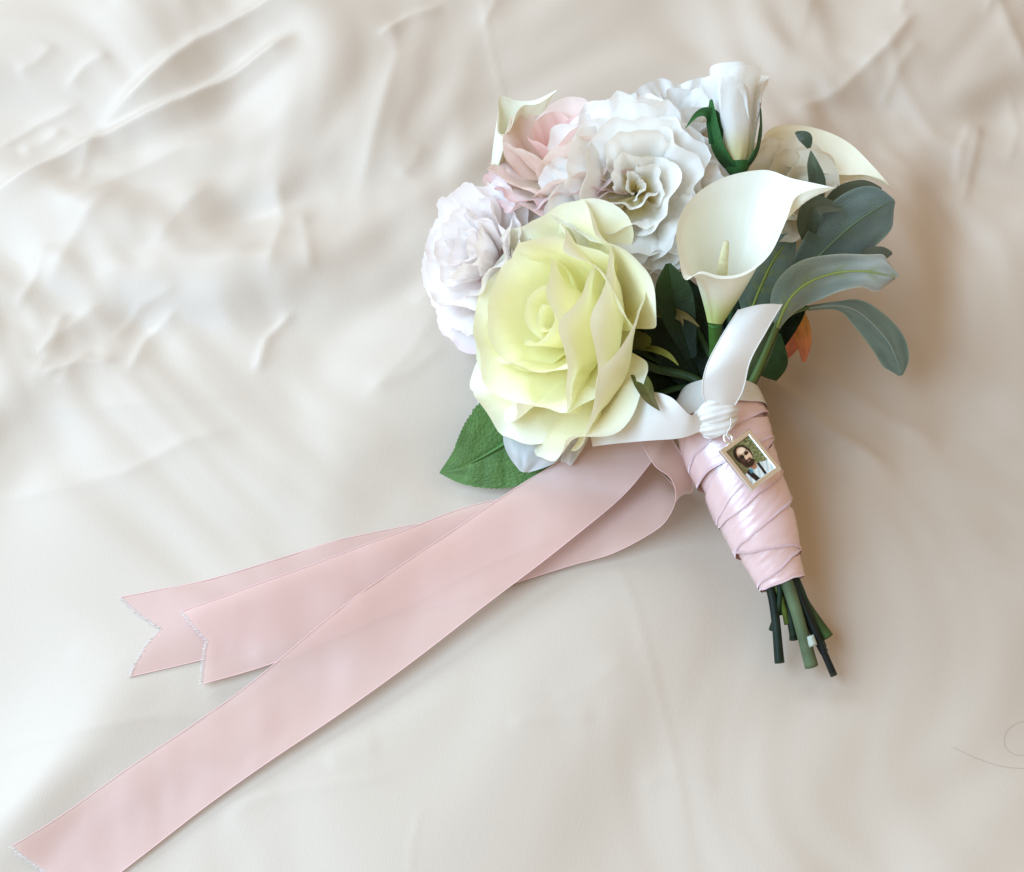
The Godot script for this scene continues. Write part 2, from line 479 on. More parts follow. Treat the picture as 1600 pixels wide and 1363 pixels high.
# a stem part: from a flower's base through the handle to its cut end (px, py, h)
func stem_part(parent: Node, from: Vector3, s_in: Vector2, s_out: Vector2, tip: Array, r: float, c0: Color, c1: Color) -> void:
	var pts := PackedVector3Array([from])
	var inn := handle_frame(0.0); var mid := handle_frame(0.5); var out := handle_frame(0.88)
	var w := func(fr: Array, q: Vector2) -> Vector3: return (fr[0] as Vector3) + (fr[1] as Vector3) * (fr[2] as float) * q.x * 0.8 + C3 * q.y * (fr[2] as float) * 0.7
	var a: Vector3 = w.call(inn, s_in)
	pts.append(from.lerp(a, 0.5) + Vector3(0, -0.3, 0)); pts.append(a); pts.append(w.call(mid, (s_in + s_out) * 0.35)); pts.append(w.call(out, s_out))
	if tip.size():
		pts.append(P(tip[0], tip[1], tip[2]))
	var col := func(_u: float, v: float) -> Color: return (c0.lerp(c1, ss(0.3, 0.8, v)) * (0.85 + 0.35 * n_fine.get_noise_1d(v * 30.0 + from.x * 9.0))).lerp(Color(0.20, 0.22, 0.12), ss(0.982, 0.986, v) * 0.7)
	put("stem", tube(pts, [r * 1.05, r * 0.9, r * 0.95, r * 1.0, r * 0.9, r * 1.04, r * 0.92, r * 1.06], parent, 60, 9, col), M.stem, parent)

# ============================ petals and blooms =============================
# One petal of a bloom. fr: origin at the bloom's base, y = its axis. Profile runs rb,yb > rm,ym > rt,yt.
func petal(parent: Node, fr: Transform3D, d: Dictionary, m: Material, col: Callable, called := "petal") -> MeshInstance3D:
	var phi: float = d.phi
	var sd: float = d.get("sd", rng.randf() * 50.0)
	var top: float = d.get("top", 0.28); var pt: float = d.get("pt", 0.0)
	var fl: float = d.get("fl", 1.0); var sp: float = d.get("sp", 0.0); var roll: float = d.get("roll", 0.0)
	var ruf: float = d.get("ruf", 0.0); var rf: float = d.get("rf", 2.0); var bw: float = d.get("bw", 0.35)
	var cup: float = d.get("cup", 0.0); var jag: float = d.get("jag", 0.0)
	var er := Vector3(cos(phi), 0, sin(phi)); var et := Vector3(-sin(phi), 0, cos(phi))
	var f := func(uu: float, vv: float) -> Vector3:
		var u := uu * 2.0 - 1.0
		var vmax := 1.0 - top * pow(absf(u), 2.6) + pt * exp(-u * u / 0.05) + jag * n_fine.get_noise_2d(u * 14.0 + sd * 5.0, sd)
		var v := vv * vmax
		var i := 1.0 - v
		var r: float = i * i * d.rb + 2.0 * v * i * d.rm + v * v * d.rt
		var y: float = 2.0 * v * i * d.ym + v * v * d.yt + i * i * d.get("yb", 0.0)
		var tr: float = 2.0 * i * (d.rm - d.rb) + 2.0 * v * (d.rt - d.rm)
		var ty: float = 2.0 * i * (d.ym - d.get("yb", 0.0)) + 2.0 * v * (d.yt - d.ym)
		var tl := maxf(sqrt(tr * tr + ty * ty), 0.001)
		var hw: float = d.w * (bw + (1.0 - bw) * ss(0.0, 0.7, v))
		var rho := maxf(absf(r), 0.12 * d.w) * fl
		var a := clampf(u * hw / rho, -2.8, 2.8)
		var e := maxf(ss(0.5, 1.0, absf(u)) * ss(0.25, 0.8, vv), ss(0.66, 1.0, vv) * (1.0 if pt == 0.0 else 0.45 + 0.55 * ss(0.0, 0.5, absf(u))))
		var disp := roll * e * e * (1.0 + 0.5 * n_fine.get_noise_2d(u * 2.0 + sd, sd * 3.0)) - cup * (1.0 - u * u) * sin(v * PI) 
		var wave := sin(u * rf * 3.1 + sd) * 0.55 + 0.9 * n_fine.get_noise_2d(u * rf * 1.6 + sd * 3.0, vv * 1.6 + sd)
		disp += ruf * wave * (0.15 + 0.85 * ss(0.25, 1.0, maxf(vv, absf(u) * 0.9)))
		disp += 0.03 * d.w * n_fine.get_noise_2d(u * 3.0 + sd * 7.0, vv * 2.0)
		var rr := r + sp * u + disp * ty / tl
		var p := er * (rr - rho + rho * cos(a)) + et * (rho * sin(a) * (rr / r if absf(r) > 0.3 and fl < 1.3 else 1.0)) + Vector3(0, y - disp * tr / tl, 0)
		return fr * p
	var o := put(called, grid(d.get("nu", 26), d.get("nv", 18), f, parent, col, Vector2(1, 1)), m, parent)
	return o

func frame_at(base: Vector3, axis: Vector3, turn := 0.0, sx := 1.0, sz := 1.0) -> Transform3D:
	var y := axis.normalized()
	var x := (R3 - y * R3.dot(y)).normalized()
	var z := x.cross(y)          # so that phi 90 degrees points down the picture
	var b := Basis(x * sx, y, z * sz)
	return Transform3D(b * Basis(Vector3.UP, turn), base)

func whorl(parent: Node, fr: Transform3D, n: int, phi0: float, R: float, q: Dictionary, m: Material, col: Callable, jit := 0.12, called := "petal") -> void:
	for k in n:
		var d := {}
		for key in q: d[key] = q[key] * R if key in ["rb", "yb", "rm", "ym", "rt", "yt", "w", "roll", "ruf", "sp", "cup"] else q[key]
		d.phi = phi0 + TAU * (k + rng.randf_range(-jit, jit)) / n
		var g := 1.0 + rng.randf_range(-jit, jit) * 0.5
		d.yt *= 1.0 + rng.randf_range(-jit, jit) * 0.6
		d.rt *= g; d.rm *= g
		d.w *= 1.0 + rng.randf_range(-jit, jit)
		petal(parent, fr, d, m, col, called)

func tint(base: Color, tip: Color, edge := Color(0, 0, 0, 0), k0 := 0.1, k1 := 0.7) -> Callable:
	return func(u: float, v: float) -> Color:
		var c := base.lerp(tip, ss(k0, k1, v))
		if edge.a > 0.0: c = c.lerp(edge, edge.a * ss(0.8, 1.0, v))
		return Color(c.r, c.g, c.b)

func calyx(parent: Node, fr: Transform3D, R: float, n := 5) -> void:
	whorl(parent, fr, n, 0.3, R, {"rb": 0.06, "yb": -0.08, "rm": 0.3, "ym": -0.1, "rt": 0.62, "yt": 0.05, "w": 0.11, "top": 0.9, "fl": 2.0, "bw": 0.8, "nu": 8, "nv": 12}, M.leaf, tint(Color(0.05, 0.10, 0.02), Color(0.10, 0.10, 0.02)), 0.2, "sepal")

func flowers() -> void:
	white_rose_main()
	yellow_rose()
	peach_rose()
	peony()
	white_top()
	cream_rose()
	bud()
	callas()
	under_flower()

func white_rose_main() -> void:
	var base := P(992, 303, 8.4); var axis := ax(-0.08, 0.10, 1.0); var R := 4.6
	var t := thing("rose", "large open white silk rose with ruffled petals and a yellowish centre, above the yellow rose", "rose", base)
	var fr := frame_at(base, axis, 0.0)
	var c := tint(Color(0.94, 0.82, 0.44), Color(0.95, 0.92, 0.85), Color(0, 0, 0, 0), 0.25, 0.65)
	var c2 := tint(Color(0.94, 0.87, 0.64), Color(0.955, 0.935, 0.885), Color(0, 0, 0, 0), 0.1, 0.6)
	var m = M.petal_white
	whorl(t, fr, 2, 0.5, R, {"rb": 0.02, "rm": 0.10, "ym": 0.30, "rt": 0.12, "yt": 0.55, "w": 0.16, "sp": 0.03, "top": 0.3, "ruf": 0.03, "jag": 0.12}, m, c)
	whorl(t, fr, 3, 1.9, R, {"rb": 0.04, "rm": 0.26, "ym": 0.2, "rt": 0.22, "yt": 0.56, "w": 0.28, "sp": 0.05, "top": 0.2, "roll": 0.05, "ruf": 0.05}, m, c, 0.2)
	whorl(t, fr, 4, 0.2, R, {"rb": 0.05, "rm": 0.46, "ym": 0.14, "rt": 0.40, "yt": 0.62, "w": 0.44, "sp": 0.07, "roll": 0.10, "ruf": 0.07}, m, c, 0.2)
	whorl(t, fr, 5, 0.9, R, {"rb": 0.06, "rm": 0.58, "ym": 0.12, "rt": 0.55, "yt": 0.58, "w": 0.46, "sp": 0.06, "roll": 0.14, "ruf": 0.08, "rf": 2.0}, m, c2, 0.2)
	whorl(t, fr, 6, 0.5, R, {"rb": 0.06, "rm": 0.66, "ym": 0.08, "rt": 0.70, "yt": 0.46, "w": 0.46, "fl": 1.1, "roll": 0.15, "ruf": 0.08, "rf": 2.2}, m, c2, 0.2)
	whorl(t, fr, 7, 0.1, R, {"rb": 0.06, "rm": 0.72, "ym": 0.0, "rt": 0.83, "yt": 0.36, "w": 0.48, "fl": 1.2, "roll": 0.15, "ruf": 0.08, "rf": 2.4}, m, c2, 0.2)
	whorl(t, fr, 7, 0.6, R, {"rb": 0.06, "rm": 0.72, "ym": -0.06, "rt": 0.96, "yt": 0.12, "w": 0.50, "fl": 1.4, "roll": 0.15, "ruf": 0.08, "rf": 2.4}, m, c2, 0.2)
	petal(t, fr, {"phi": 1.55, "rb": 0.3, "rm": 3.0, "ym": -0.8, "rt": 5.0, "yt": -0.9, "w": 2.3, "fl": 1.6, "roll": 0.5, "ruf": 0.2}, m, c2)
	petal(t, fr, {"phi": 1.0, "rb": 0.3, "rm": 3.0, "ym": -1.0, "rt": 4.6, "yt": -1.4, "w": 2.0, "fl": 1.6, "roll": 0.5, "ruf": 0.2}, m, c2)
	calyx(t, fr, R)
	stem_part(t, base, Vector2(0.1, 0.1), Vector2(-0.1, 0.2), [1240, 992, 1.3], 0.20, Color(0.02, 0.05, 0.012), Color(0.012, 0.03, 0.015))

func yellow_rose() -> void:
	var base := P(922, 520, 5.5); var axis := ax(-0.66, 0.16, 0.74); var R := 4.9
	var t := thing("rose", "big pale yellow rose facing left, the largest bloom at the lower left of the bouquet", "rose", base)
	var fr := frame_at(base, axis, 0.0, 1.02, 1.16)
	var c := tint(Color(0.98, 0.90, 0.36), Color(0.98, 0.935, 0.56), Color(0.96, 0.95, 0.76, 0.8), 0.1, 0.7)
	var c2 := tint(Color(0.98, 0.91, 0.45), Color(0.98, 0.94, 0.64), Color(0.96, 0.95, 0.80, 0.8), 0.1, 0.8)
	var m = M.petal_yellow
	whorl(t, fr, 2, 2.6, R, {"rb": 0.02, "rm": 0.12, "ym": 0.5, "rt": 0.10, "yt": 0.72, "w": 0.24, "sp": 0.05, "top": 0.3, "roll": 0.02}, m, c)
	whorl(t, fr, 2, 1.0, R, {"rb": 0.04, "rm": 0.26, "ym": 0.4, "rt": 0.20, "yt": 0.82, "w": 0.40, "sp": 0.07, "top": 0.25, "roll": 0.04}, m, c)
	# each row: degrees round the axis (0 right, 90 down), rm, ym, rt, yt, w, roll, pt
	for q in [[205, 0.50, 0.30, 0.44, 1.00, 0.62, 0.08, 0.04], [350, 0.46, 0.30, 0.36, 1.02, 0.56, 0.09, 0.06], [112, 0.50, 0.28, 0.43, 0.88, 0.52, 0.10, 0.06],
			[278, 0.62, 0.24, 0.54, 1.00, 0.50, 0.13, 0.10], [22, 0.66, 0.22, 0.52, 0.96, 0.62, 0.13, 0.08], [98, 0.70, 0.20, 0.74, 0.74, 0.55, 0.16, 0.20], [172, 0.66, 0.22, 0.66, 0.88, 0.66, 0.14, 0.05],
			[322, 0.76, 0.20, 0.66, 0.90, 0.60, 0.14, 0.10], [192, 0.84, 0.12, 0.86, 0.64, 0.75, 0.16, 0.06], [262, 0.84, 0.12, 0.84, 0.66, 0.70, 0.16, 0.08], [12, 0.90, 0.16, 0.74, 0.82, 0.80, 0.10, 0.06],
			[146, 0.85, 0.12, 0.98, 0.58, 0.60, 0.18, 0.16], [76, 0.92, 0.10, 1.04, 0.50, 0.74, 0.16, 0.20], [318, 0.92, 0.12, 0.86, 0.62, 0.74, 0.14, 0.08], [40, 0.98, 0.08, 0.92, 0.66, 0.80, 0.10, 0.10]]:
		petal(t, fr, {"phi": deg_to_rad(q[0]), "rb": 0.06 * R, "rm": q[1] * R, "ym": q[2] * R, "rt": q[3] * R, "yt": q[4] * R, "w": q[5] * R, "fl": 1.12, "sp": 0.05 * R, "roll": q[6] * R, "pt": q[7], "ruf": 0.02 * R, "sd": q[0] * 0.37, "nu": 30, "nv": 22}, m, c if q[1] < 0.7 else c2)
	# the brownish sepals that show against the dark heart of the bunch
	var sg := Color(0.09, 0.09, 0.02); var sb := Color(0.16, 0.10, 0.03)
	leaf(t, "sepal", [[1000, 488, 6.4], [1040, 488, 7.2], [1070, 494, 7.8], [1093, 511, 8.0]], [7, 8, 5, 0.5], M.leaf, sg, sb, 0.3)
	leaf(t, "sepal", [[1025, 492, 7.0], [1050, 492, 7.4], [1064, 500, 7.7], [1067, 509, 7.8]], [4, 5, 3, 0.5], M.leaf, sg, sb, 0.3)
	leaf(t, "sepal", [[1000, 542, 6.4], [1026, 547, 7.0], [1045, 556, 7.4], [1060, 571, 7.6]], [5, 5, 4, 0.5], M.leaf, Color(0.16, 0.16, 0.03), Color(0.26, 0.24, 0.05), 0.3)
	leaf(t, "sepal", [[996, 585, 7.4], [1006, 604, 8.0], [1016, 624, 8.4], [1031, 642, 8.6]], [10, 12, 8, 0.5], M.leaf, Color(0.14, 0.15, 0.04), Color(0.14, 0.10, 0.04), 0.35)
	calyx(t, fr, R * 1.2)
	stem_part(t, base, Vector2(-0.5, 0.5), Vector2(-0.75, 0.4), [1218, 1036, 0.9], 0.23, Color(0.03, 0.06, 0.012), Color(0.008, 0.02, 0.012))

func peach_rose() -> void:
	var base := P(894, 280, 6.9); var axis := ax(-0.24, 0.78, 0.55); var R := 3.8
	var t := thing("rose", "peach pink silk rose behind the white rose, with a deep pink heart", "rose", base)
	var fr := frame_at(base, axis, 0.2)
	var c := tint(Color(0.88, 0.44, 0.46), Color(0.91, 0.64, 0.58), Color(0.93, 0.76, 0.66, 0.5), 0.15, 0.8)
	var c2 := tint(Color(0.92, 0.76, 0.54), Color(0.93, 0.76, 0.66), Color(0.94, 0.82, 0.74, 0.9), 0.1, 0.8)
	var c3 := tint(Color(0.89, 0.80, 0.66), Color(0.89, 0.79, 0.74), Color(0.86, 0.54, 0.54, 0.7), 0.1, 0.8)
	var m = M.petal_peach
	whorl(t, fr, 3, 0.5, R, {"rb": 0.02, "rm": 0.12, "ym": 0.4, "rt": 0.12, "yt": 0.75, "w": 0.2, "sp": 0.04}, m, c)
	whorl(t, fr, 4, 1.2, R, {"rb": 0.04, "rm": 0.36, "ym": 0.3, "rt": 0.36, "yt": 0.82, "w": 0.42, "sp": 0.05, "roll": 0.05, "ruf": 0.03}, m, c)
	whorl(t, fr, 5, 0.2, R, {"rb": 0.05, "rm": 0.60, "ym": 0.2, "rt": 0.62, "yt": 0.85, "w": 0.55, "fl": 1.15, "roll": 0.09, "ruf": 0.05}, m, c2)
	whorl(t, fr, 6, 0.7, R, {"rb": 0.06, "rm": 0.76, "ym": 0.08, "rt": 0.9, "yt": 0.58, "w": 0.58, "fl": 1.3, "roll": 0.1, "ruf": 0.06, "rf": 2.6}, m, c2)
	whorl(t, fr, 7, 0.9, R, {"rb": 0.06, "rm": 0.8, "ym": 0.0, "rt": 1.0, "yt": 0.42, "w": 0.56, "fl": 1.4, "roll": 0.12, "ruf": 0.07, "rf": 2.6}, m, c3)
	whorl(t, fr, 6, 0.3, R, {"rb": 0.06, "rm": 0.8, "ym": -0.05, "rt": 1.1, "yt": 0.25, "w": 0.6, "fl": 1.4, "roll": 0.1, "ruf": 0.06, "rf": 2.8, "pt": 0.08}, m, c3)
	stem_part(t, base, Vector2(-0.1, -0.4), Vector2(0.2, 0.2), [1240, 1000, 1.0], 0.2, Color(0.02, 0.05, 0.012), Color(0.01, 0.03, 0.012))

func peony() -> void:
	var base := P(778, 412, 4.8); var axis := ax(-0.62, 0.24, 0.74); var R := 3.9
	var t := thing("peony", "ruffled white peony with faint pink tips at the far left of the bouquet", "peony", base)
	var fr := frame_at(base, axis, 0.0, 0.85, 1.05)
	var c := tint(Color(0.95, 0.80, 0.73), Color(0.97, 0.91, 0.87), Color(0, 0, 0, 0), 0.1, 0.6)
	var c2 := tint(Color(0.92, 0.91, 0.82), Color(0.95, 0.89, 0.87), Color(0.92, 0.68, 0.68, 0.6), 0.1, 0.7)
	var m = M.petal_white
	var q := {"rb": 0.03, "rm": 0.16, "ym": 0.35, "rt": 0.16, "yt": 0.78, "w": 0.32, "fl": 1.1, "ruf": 0.06, "rf": 2.4, "roll": 0.06, "jag": 0.03, "nu": 34, "nv": 18}
	whorl(t, fr, 4, 0.1, R, q, m, c, 0.3)
	q.merge({"rm": 0.40, "rt": 0.40, "yt": 0.80, "w": 0.48}, true); whorl(t, fr, 5, 0.5, R, q, m, c, 0.3)
	q.merge({"rm": 0.60, "ym": 0.25, "rt": 0.62, "yt": 0.72, "w": 0.56, "roll": 0.11}, true); whorl(t, fr, 6, 0.2, R, q, m, c, 0.3)
	q.merge({"rm": 0.76, "ym": 0.12, "rt": 0.82, "yt": 0.52, "w": 0.58, "roll": 0.13}, true); whorl(t, fr, 7, 0.6, R, q, m, c, 0.3)
	q.merge({"rm": 0.84, "ym": 0.0, "rt": 0.98, "yt": 0.22, "w": 0.58}, true); whorl(t, fr, 7, 0.3, R, q, m, c2, 0.3)
	q.merge({"rm": 0.80, "ym": -0.14, "rt": 1.02, "yt": -0.08, "w": 0.5, "jag": 0.08}, true); whorl(t, fr, 8, 0.0, R, q, m, c2, 0.3)
	stem_part(t, base, Vector2(-0.6, -0.2), Vector2(-0.4, 0.5), [1230, 975, 1.6], 0.15, Color(0.03, 0.06, 0.012), Color(0.10, 0.14, 0.02))

func white_top() -> void:
	var base := P(1062, 212, 7.0); var axis := ax(0.0, 0.74, 0.55); var R := 3.3
	var t := thing("rose", "white silk rose half hidden behind the upright rosebud at the top", "rose", base)
	var fr := frame_at(base, axis, 0.4)
	var c := tint(Color(0.86, 0.78, 0.52), Color(0.85, 0.84, 0.80), Color(0, 0, 0, 0), 0.1, 0.6)
	var m = M.petal_white
	whorl(t, fr, 4, 0.2, R, {"rb": 0.04, "rm": 0.3, "ym": 0.3, "rt": 0.3, "yt": 0.66, "w": 0.36, "sp": 0.05, "roll": 0.06, "ruf": 0.05}, m, c)
	whorl(t, fr, 5, 0.8, R, {"rb": 0.05, "rm": 0.58, "ym": 0.2, "rt": 0.64, "yt": 0.62, "w": 0.52, "fl": 1.15, "roll": 0.1, "ruf": 0.06, "rf": 2.6}, m, c)
	whorl(t, fr, 6, 0.3, R, {"rb": 0.06, "rm": 0.74, "ym": 0.04, "rt": 0.95, "yt": 0.38, "w": 0.56, "fl": 1.3, "roll": 0.12, "ruf": 0.07, "rf": 2.8}, m, c)
	whorl(t, fr, 6, 0.8, R, {"rb": 0.06, "rm": 0.74, "ym": -0.06, "rt": 1.08, "yt": 0.1, "w": 0.56, "fl": 1.4, "roll": 0.12, "ruf": 0.07, "rf": 2.8}, m, c)
	stem_part(t, base, Vector2(0.2, -0.4), Vector2(0.75, 0.3), [1286, 1012, 1.0], 0.18, Color(0.02, 0.05, 0.012), Color(0.01, 0.03, 0.012))

func cream_rose() -> void:
	var base := P(1226, 318, 6.4); var axis := ax(0.22, 0.32, 0.9); var R := 3.0
	var t := thing("rose", "cream rose in the shade on the right, behind the front calla lily", "rose", base)
	var fr := frame_at(base, axis, 0.1)
	var c := tint(Color(0.84, 0.74, 0.46), Color(0.84, 0.78, 0.62), Color(0, 0, 0, 0), 0.1, 0.7)
	var m = M.petal_cream
	whorl(t, fr, 3, 0.2, R, {"rb": 0.04, "rm": 0.25, "ym": 0.4, "rt": 0.25, "yt": 0.8, "w": 0.36, "sp": 0.05, "roll": 0.03}, m, c)
	whorl(t, fr, 4, 0.8, R, {"rb": 0.05, "rm": 0.5, "ym": 0.3, "rt": 0.52, "yt": 0.85, "w": 0.58, "fl": 1.1, "roll": 0.1, "ruf": 0.03}, m, c)
	whorl(t, fr, 5, 0.3, R, {"rb": 0.06, "rm": 0.74, "ym": 0.1, "rt": 0.85, "yt": 0.62, "w": 0.66, "fl": 1.3, "roll": 0.14, "ruf": 0.04, "pt": 0.06}, m, c)
	whorl(t, fr, 5, 0.9, R, {"rb": 0.06, "rm": 0.8, "ym": -0.04, "rt": 1.08, "yt": 0.2, "w": 0.68, "fl": 1.4, "roll": 0.14, "ruf": 0.04, "pt": 0.08}, m, c)
	stem_part(t, base, Vector2(0.5, -0.2), Vector2(0.6, -0.1), [1294, 996, 1.2], 0.26, Color(0.03, 0.06, 0.012), Color(0.05, 0.09, 0.02))

func bud() -> void:
	var base := P(1152, 266, 9.4); var tip := P(1143, 100, 12.0)
	var axis := (tip - base).normalized(); var H := base.distance_to(tip)
	var t := thing("rosebud", "closed white rosebud standing upright at the top of the bouquet, with green sepals", "rosebud", base)
	var fr := frame_at(base, axis, 0.0)
	var c := tint(Color(0.88, 0.84, 0.46), Color(0.92, 0.91, 0.86), Color(0, 0, 0, 0), 0.15, 0.55)
	var m = M.petal_white
	whorl(t, fr, 2, 0.4, 1.0, {"rb": 0.2, "rm": 0.7, "ym": H * 0.5, "rt": 0.42, "yt": H * 1.0, "w": 1.1, "sp": 0.2, "top": 0.10, "roll": 0.12}, m, c, 0.05)
	whorl(t, fr, 2, 1.6, 1.0, {"rb": 0.3, "rm": 1.0, "ym": H * 0.45, "rt": 0.72, "yt": H * 0.98, "w": 1.9, "sp": 0.2, "top": 0.12, "roll": 0.2}, m, c, 0.05)
	whorl(t, fr, 3, 0.8, 1.0, {"rb": 0.35, "rm": 1.15, "ym": H * 0.35, "rt": 1.0, "yt": H * 0.90, "w": 2.1, "sp": 0.2, "top": 0.14, "roll": 0.38, "bw": 0.5, "ruf": 0.05}, m, c, 0.08)
	var g := tint(Color(0.015, 0.06, 0.02), Color(0.03, 0.11, 0.03))
	petal(t, fr, {"phi": 2.5, "rb": 0.4, "rm": 1.7, "ym": 0.7, "rt": 1.5, "yt": 3.4, "w": 0.62, "top": 0.95, "bw": 0.7, "fl": 1.4, "nu": 10}, M.leaf, g, "sepal")
	petal(t, fr, {"phi": 0.35, "rb": 0.4, "rm": 1.5, "ym": 0.7, "rt": 1.3, "yt": 3.2, "w": 0.5, "top": 0.95, "bw": 0.7, "fl": 1.4, "nu": 10}, M.leaf, g, "sepal")
	petal(t, fr, {"phi": 4.4, "rb": 0.4, "rm": 1.5, "ym": 0.6, "rt": 1.4, "yt": 3.0, "w": 0.5, "top": 0.95, "bw": 0.7, "fl": 1.4, "nu": 10}, M.leaf, g, "sepal")
	leaf(t, "sepal", [[1118, 225, 10.6], [1116, 190, 11.2], [1104, 176, 11.6], [1088, 180, 11.6], [1071, 201, 11.4]], [10, 13, 8, 4, 0.5], M.leaf, Color(0.015, 0.08, 0.025), Color(0.05, 0.16, 0.05), 0.2)
	var cup := func(u: float, v: float) -> Vector3:
		return fr * (Vector3(cos(u * TAU), 0, sin(u * TAU)) * (0.05 + 0.62 * sin(v * PI * 0.5)) + Vector3(0, -0.55 + v * 0.95, 0))
	put("calyx", grid(20, 8, cup, t, g), M.leaf, t)
	stem_part(t, base + axis * -0.5, Vector2(0.3, 0.1), Vector2(0.55, 0.5), [1303, 1056, 0.6], 0.17, Color(0.015, 0.05, 0.015), Color(0.006, 0.012, 0.010))
	# a bit of pale florist's tape on its lower end
	put("tape", tube(PP([[1265, 994, 1.75], [1271, 1010, 1.6]]), 0.21, t, 6, 10), M.tape, t.get_node("stem"))

# A calla: rim is a closed loop of plan points, the throat and the foot lie below it.
func calla(parent: Node, rim: Array, throat: Array, foot: Array, foot_r: float, cin: Color, cout: Color, waist := 0.5, tip_u := 0.0, tip_w := 0.0, tip := []) -> void:
	var Q := PP(rim); var th := P(throat[0], throat[1], throat[2]); var ft := P(foot[0], foot[1], foot[2])
	var axis := (th - ft).normalized()
	var f := func(u: float, v: float) -> Vector3:
		var r := cat(Q, fposmod(u, 1.0), true)
		var d := r - th
		var flat := d - axis * d.dot(axis)
		var fd := flat.normalized()
		var a := ft + fd * foot_r
		var mid := th + fd * flat.length() * waist - axis * 0.2
		var p := a * (1 - v) * (1 - v) + mid * 2.0 * v * (1 - v) + r * v * v
		# a rolled lip
		if tip_w > 0.0:
			var du := (u - tip_u) / tip_w
			var g := exp(-du * du) * pow(v, 7.0)
			p += (P(tip[0], tip[1], tip[2]) - r) * g + C3 * (sin(g * PI) * 0.35)
		var e := ss(0.86, 1.0, v)
		return p + fd * 0.10 * e * e - axis * 0.14 * e * e + fd * 0.03 * n_fine.get_noise_2d(u * 8.0, v * 2.0)
	var col := func(_u: float, v: float) -> Color:
		return cout.lerp(cin, ss(0.0, 0.42, v))
	put("spathe", grid(120, 36, f, parent, col), M.calla, parent)

func callas() -> void:
	var base := P(1117, 505, 9.1)
	var t := thing("calla_lily", "open white calla lily facing the viewer on the right, beside the white rose", "calla lily", base)
	calla(t, [[1072, 432, 14.10], [1094, 423, 14.30], [1128, 431, 14.50], [1165, 424, 14.50], [1200, 395, 14.10], [1222, 350, 13.50], [1236, 308, 13.10], [1243, 285, 12.70], [1226, 271, 12.20], [1190, 261, 11.90], [1130, 274, 11.90], [1082, 308, 12.30], [1061, 352, 13.10], [1063, 395, 13.80]],
		[1130, 412, 10.90], [1117, 505, 9.10], 0.34, Color(0.84, 0.83, 0.70), Color(0.58, 0.68, 0.24), 0.60, 0.5, 0.035, [1305, 289, 13.10])
	put("spadix", tube(PP([[1128, 440, 10.70], [1130, 412, 11.90], [1135, 378, 12.90]]), [0.22, 0.24, 0.20, 0.10], t, 16, 10), M.pollen, t)
	stem_part(t, base, Vector2(-0.25, 0.7), Vector2(0.15, 0.7), [1268, 1042, 0.8], 0.32, Color(0.05, 0.14, 0.02), Color(0.13, 0.18, 0.09))
	var b2 := P(1215, 300, 4.8)
	var t2 := thing("calla_lily", "cream calla lily at the right edge with its curled tip pointing right", "calla lily", b2)
	calla(t2, [[1198, 235, 7.4], [1202, 205, 7.4], [1235, 193, 7.4], [1290, 200, 7.4], [1335, 225, 7.4], [1356, 258, 7.4], [1340, 268, 7.8], [1305, 268, 8.2], [1260, 262, 8.4], [1220, 252, 8.0]],
		[1235, 262, 6.4], [1190, 330, 5.0], 0.3, Color(0.88, 0.84, 0.64), Color(0.5, 0.55, 0.2), 0.62, 0.5, 0.05, [1394, 290, 7.2])
	stem_part(t2, P(1190, 330, 4.4), Vector2(0.4, -0.5), Vector2(0.3, -0.3), [1288, 1020, 1.0], 0.2, Color(0.03, 0.08, 0.02), Color(0.008, 0.02, 0.012))
	var b3 := P(776, 290, 6.4)
	var t3 := thing("calla_lily", "pale calla lily seen from the side at the upper left with a long curled tip", "calla lily", b3)
	calla(t3, [[781, 205, 8.50], [782, 170, 8.40], [783, 147, 8.40], [795, 148, 8.20], [811, 153, 8.00], [837, 151, 8.00], [869, 136, 8.40], [841, 157, 8.40], [817, 160, 8.70], [807, 172, 8.90], [797, 200, 8.90]],
		[789, 215, 7.80], [769, 290, 6.40], 0.25, Color(0.83, 0.82, 0.66), Color(0.6, 0.66, 0.3), 0.7)
	stem_part(t3, P(776, 290, 6.4), Vector2(-0.3, -0.6), Vector2(0.0, -0.6), [], 0.18, Color(0.03, 0.08, 0.02), Color(0.01, 0.03, 0.012))

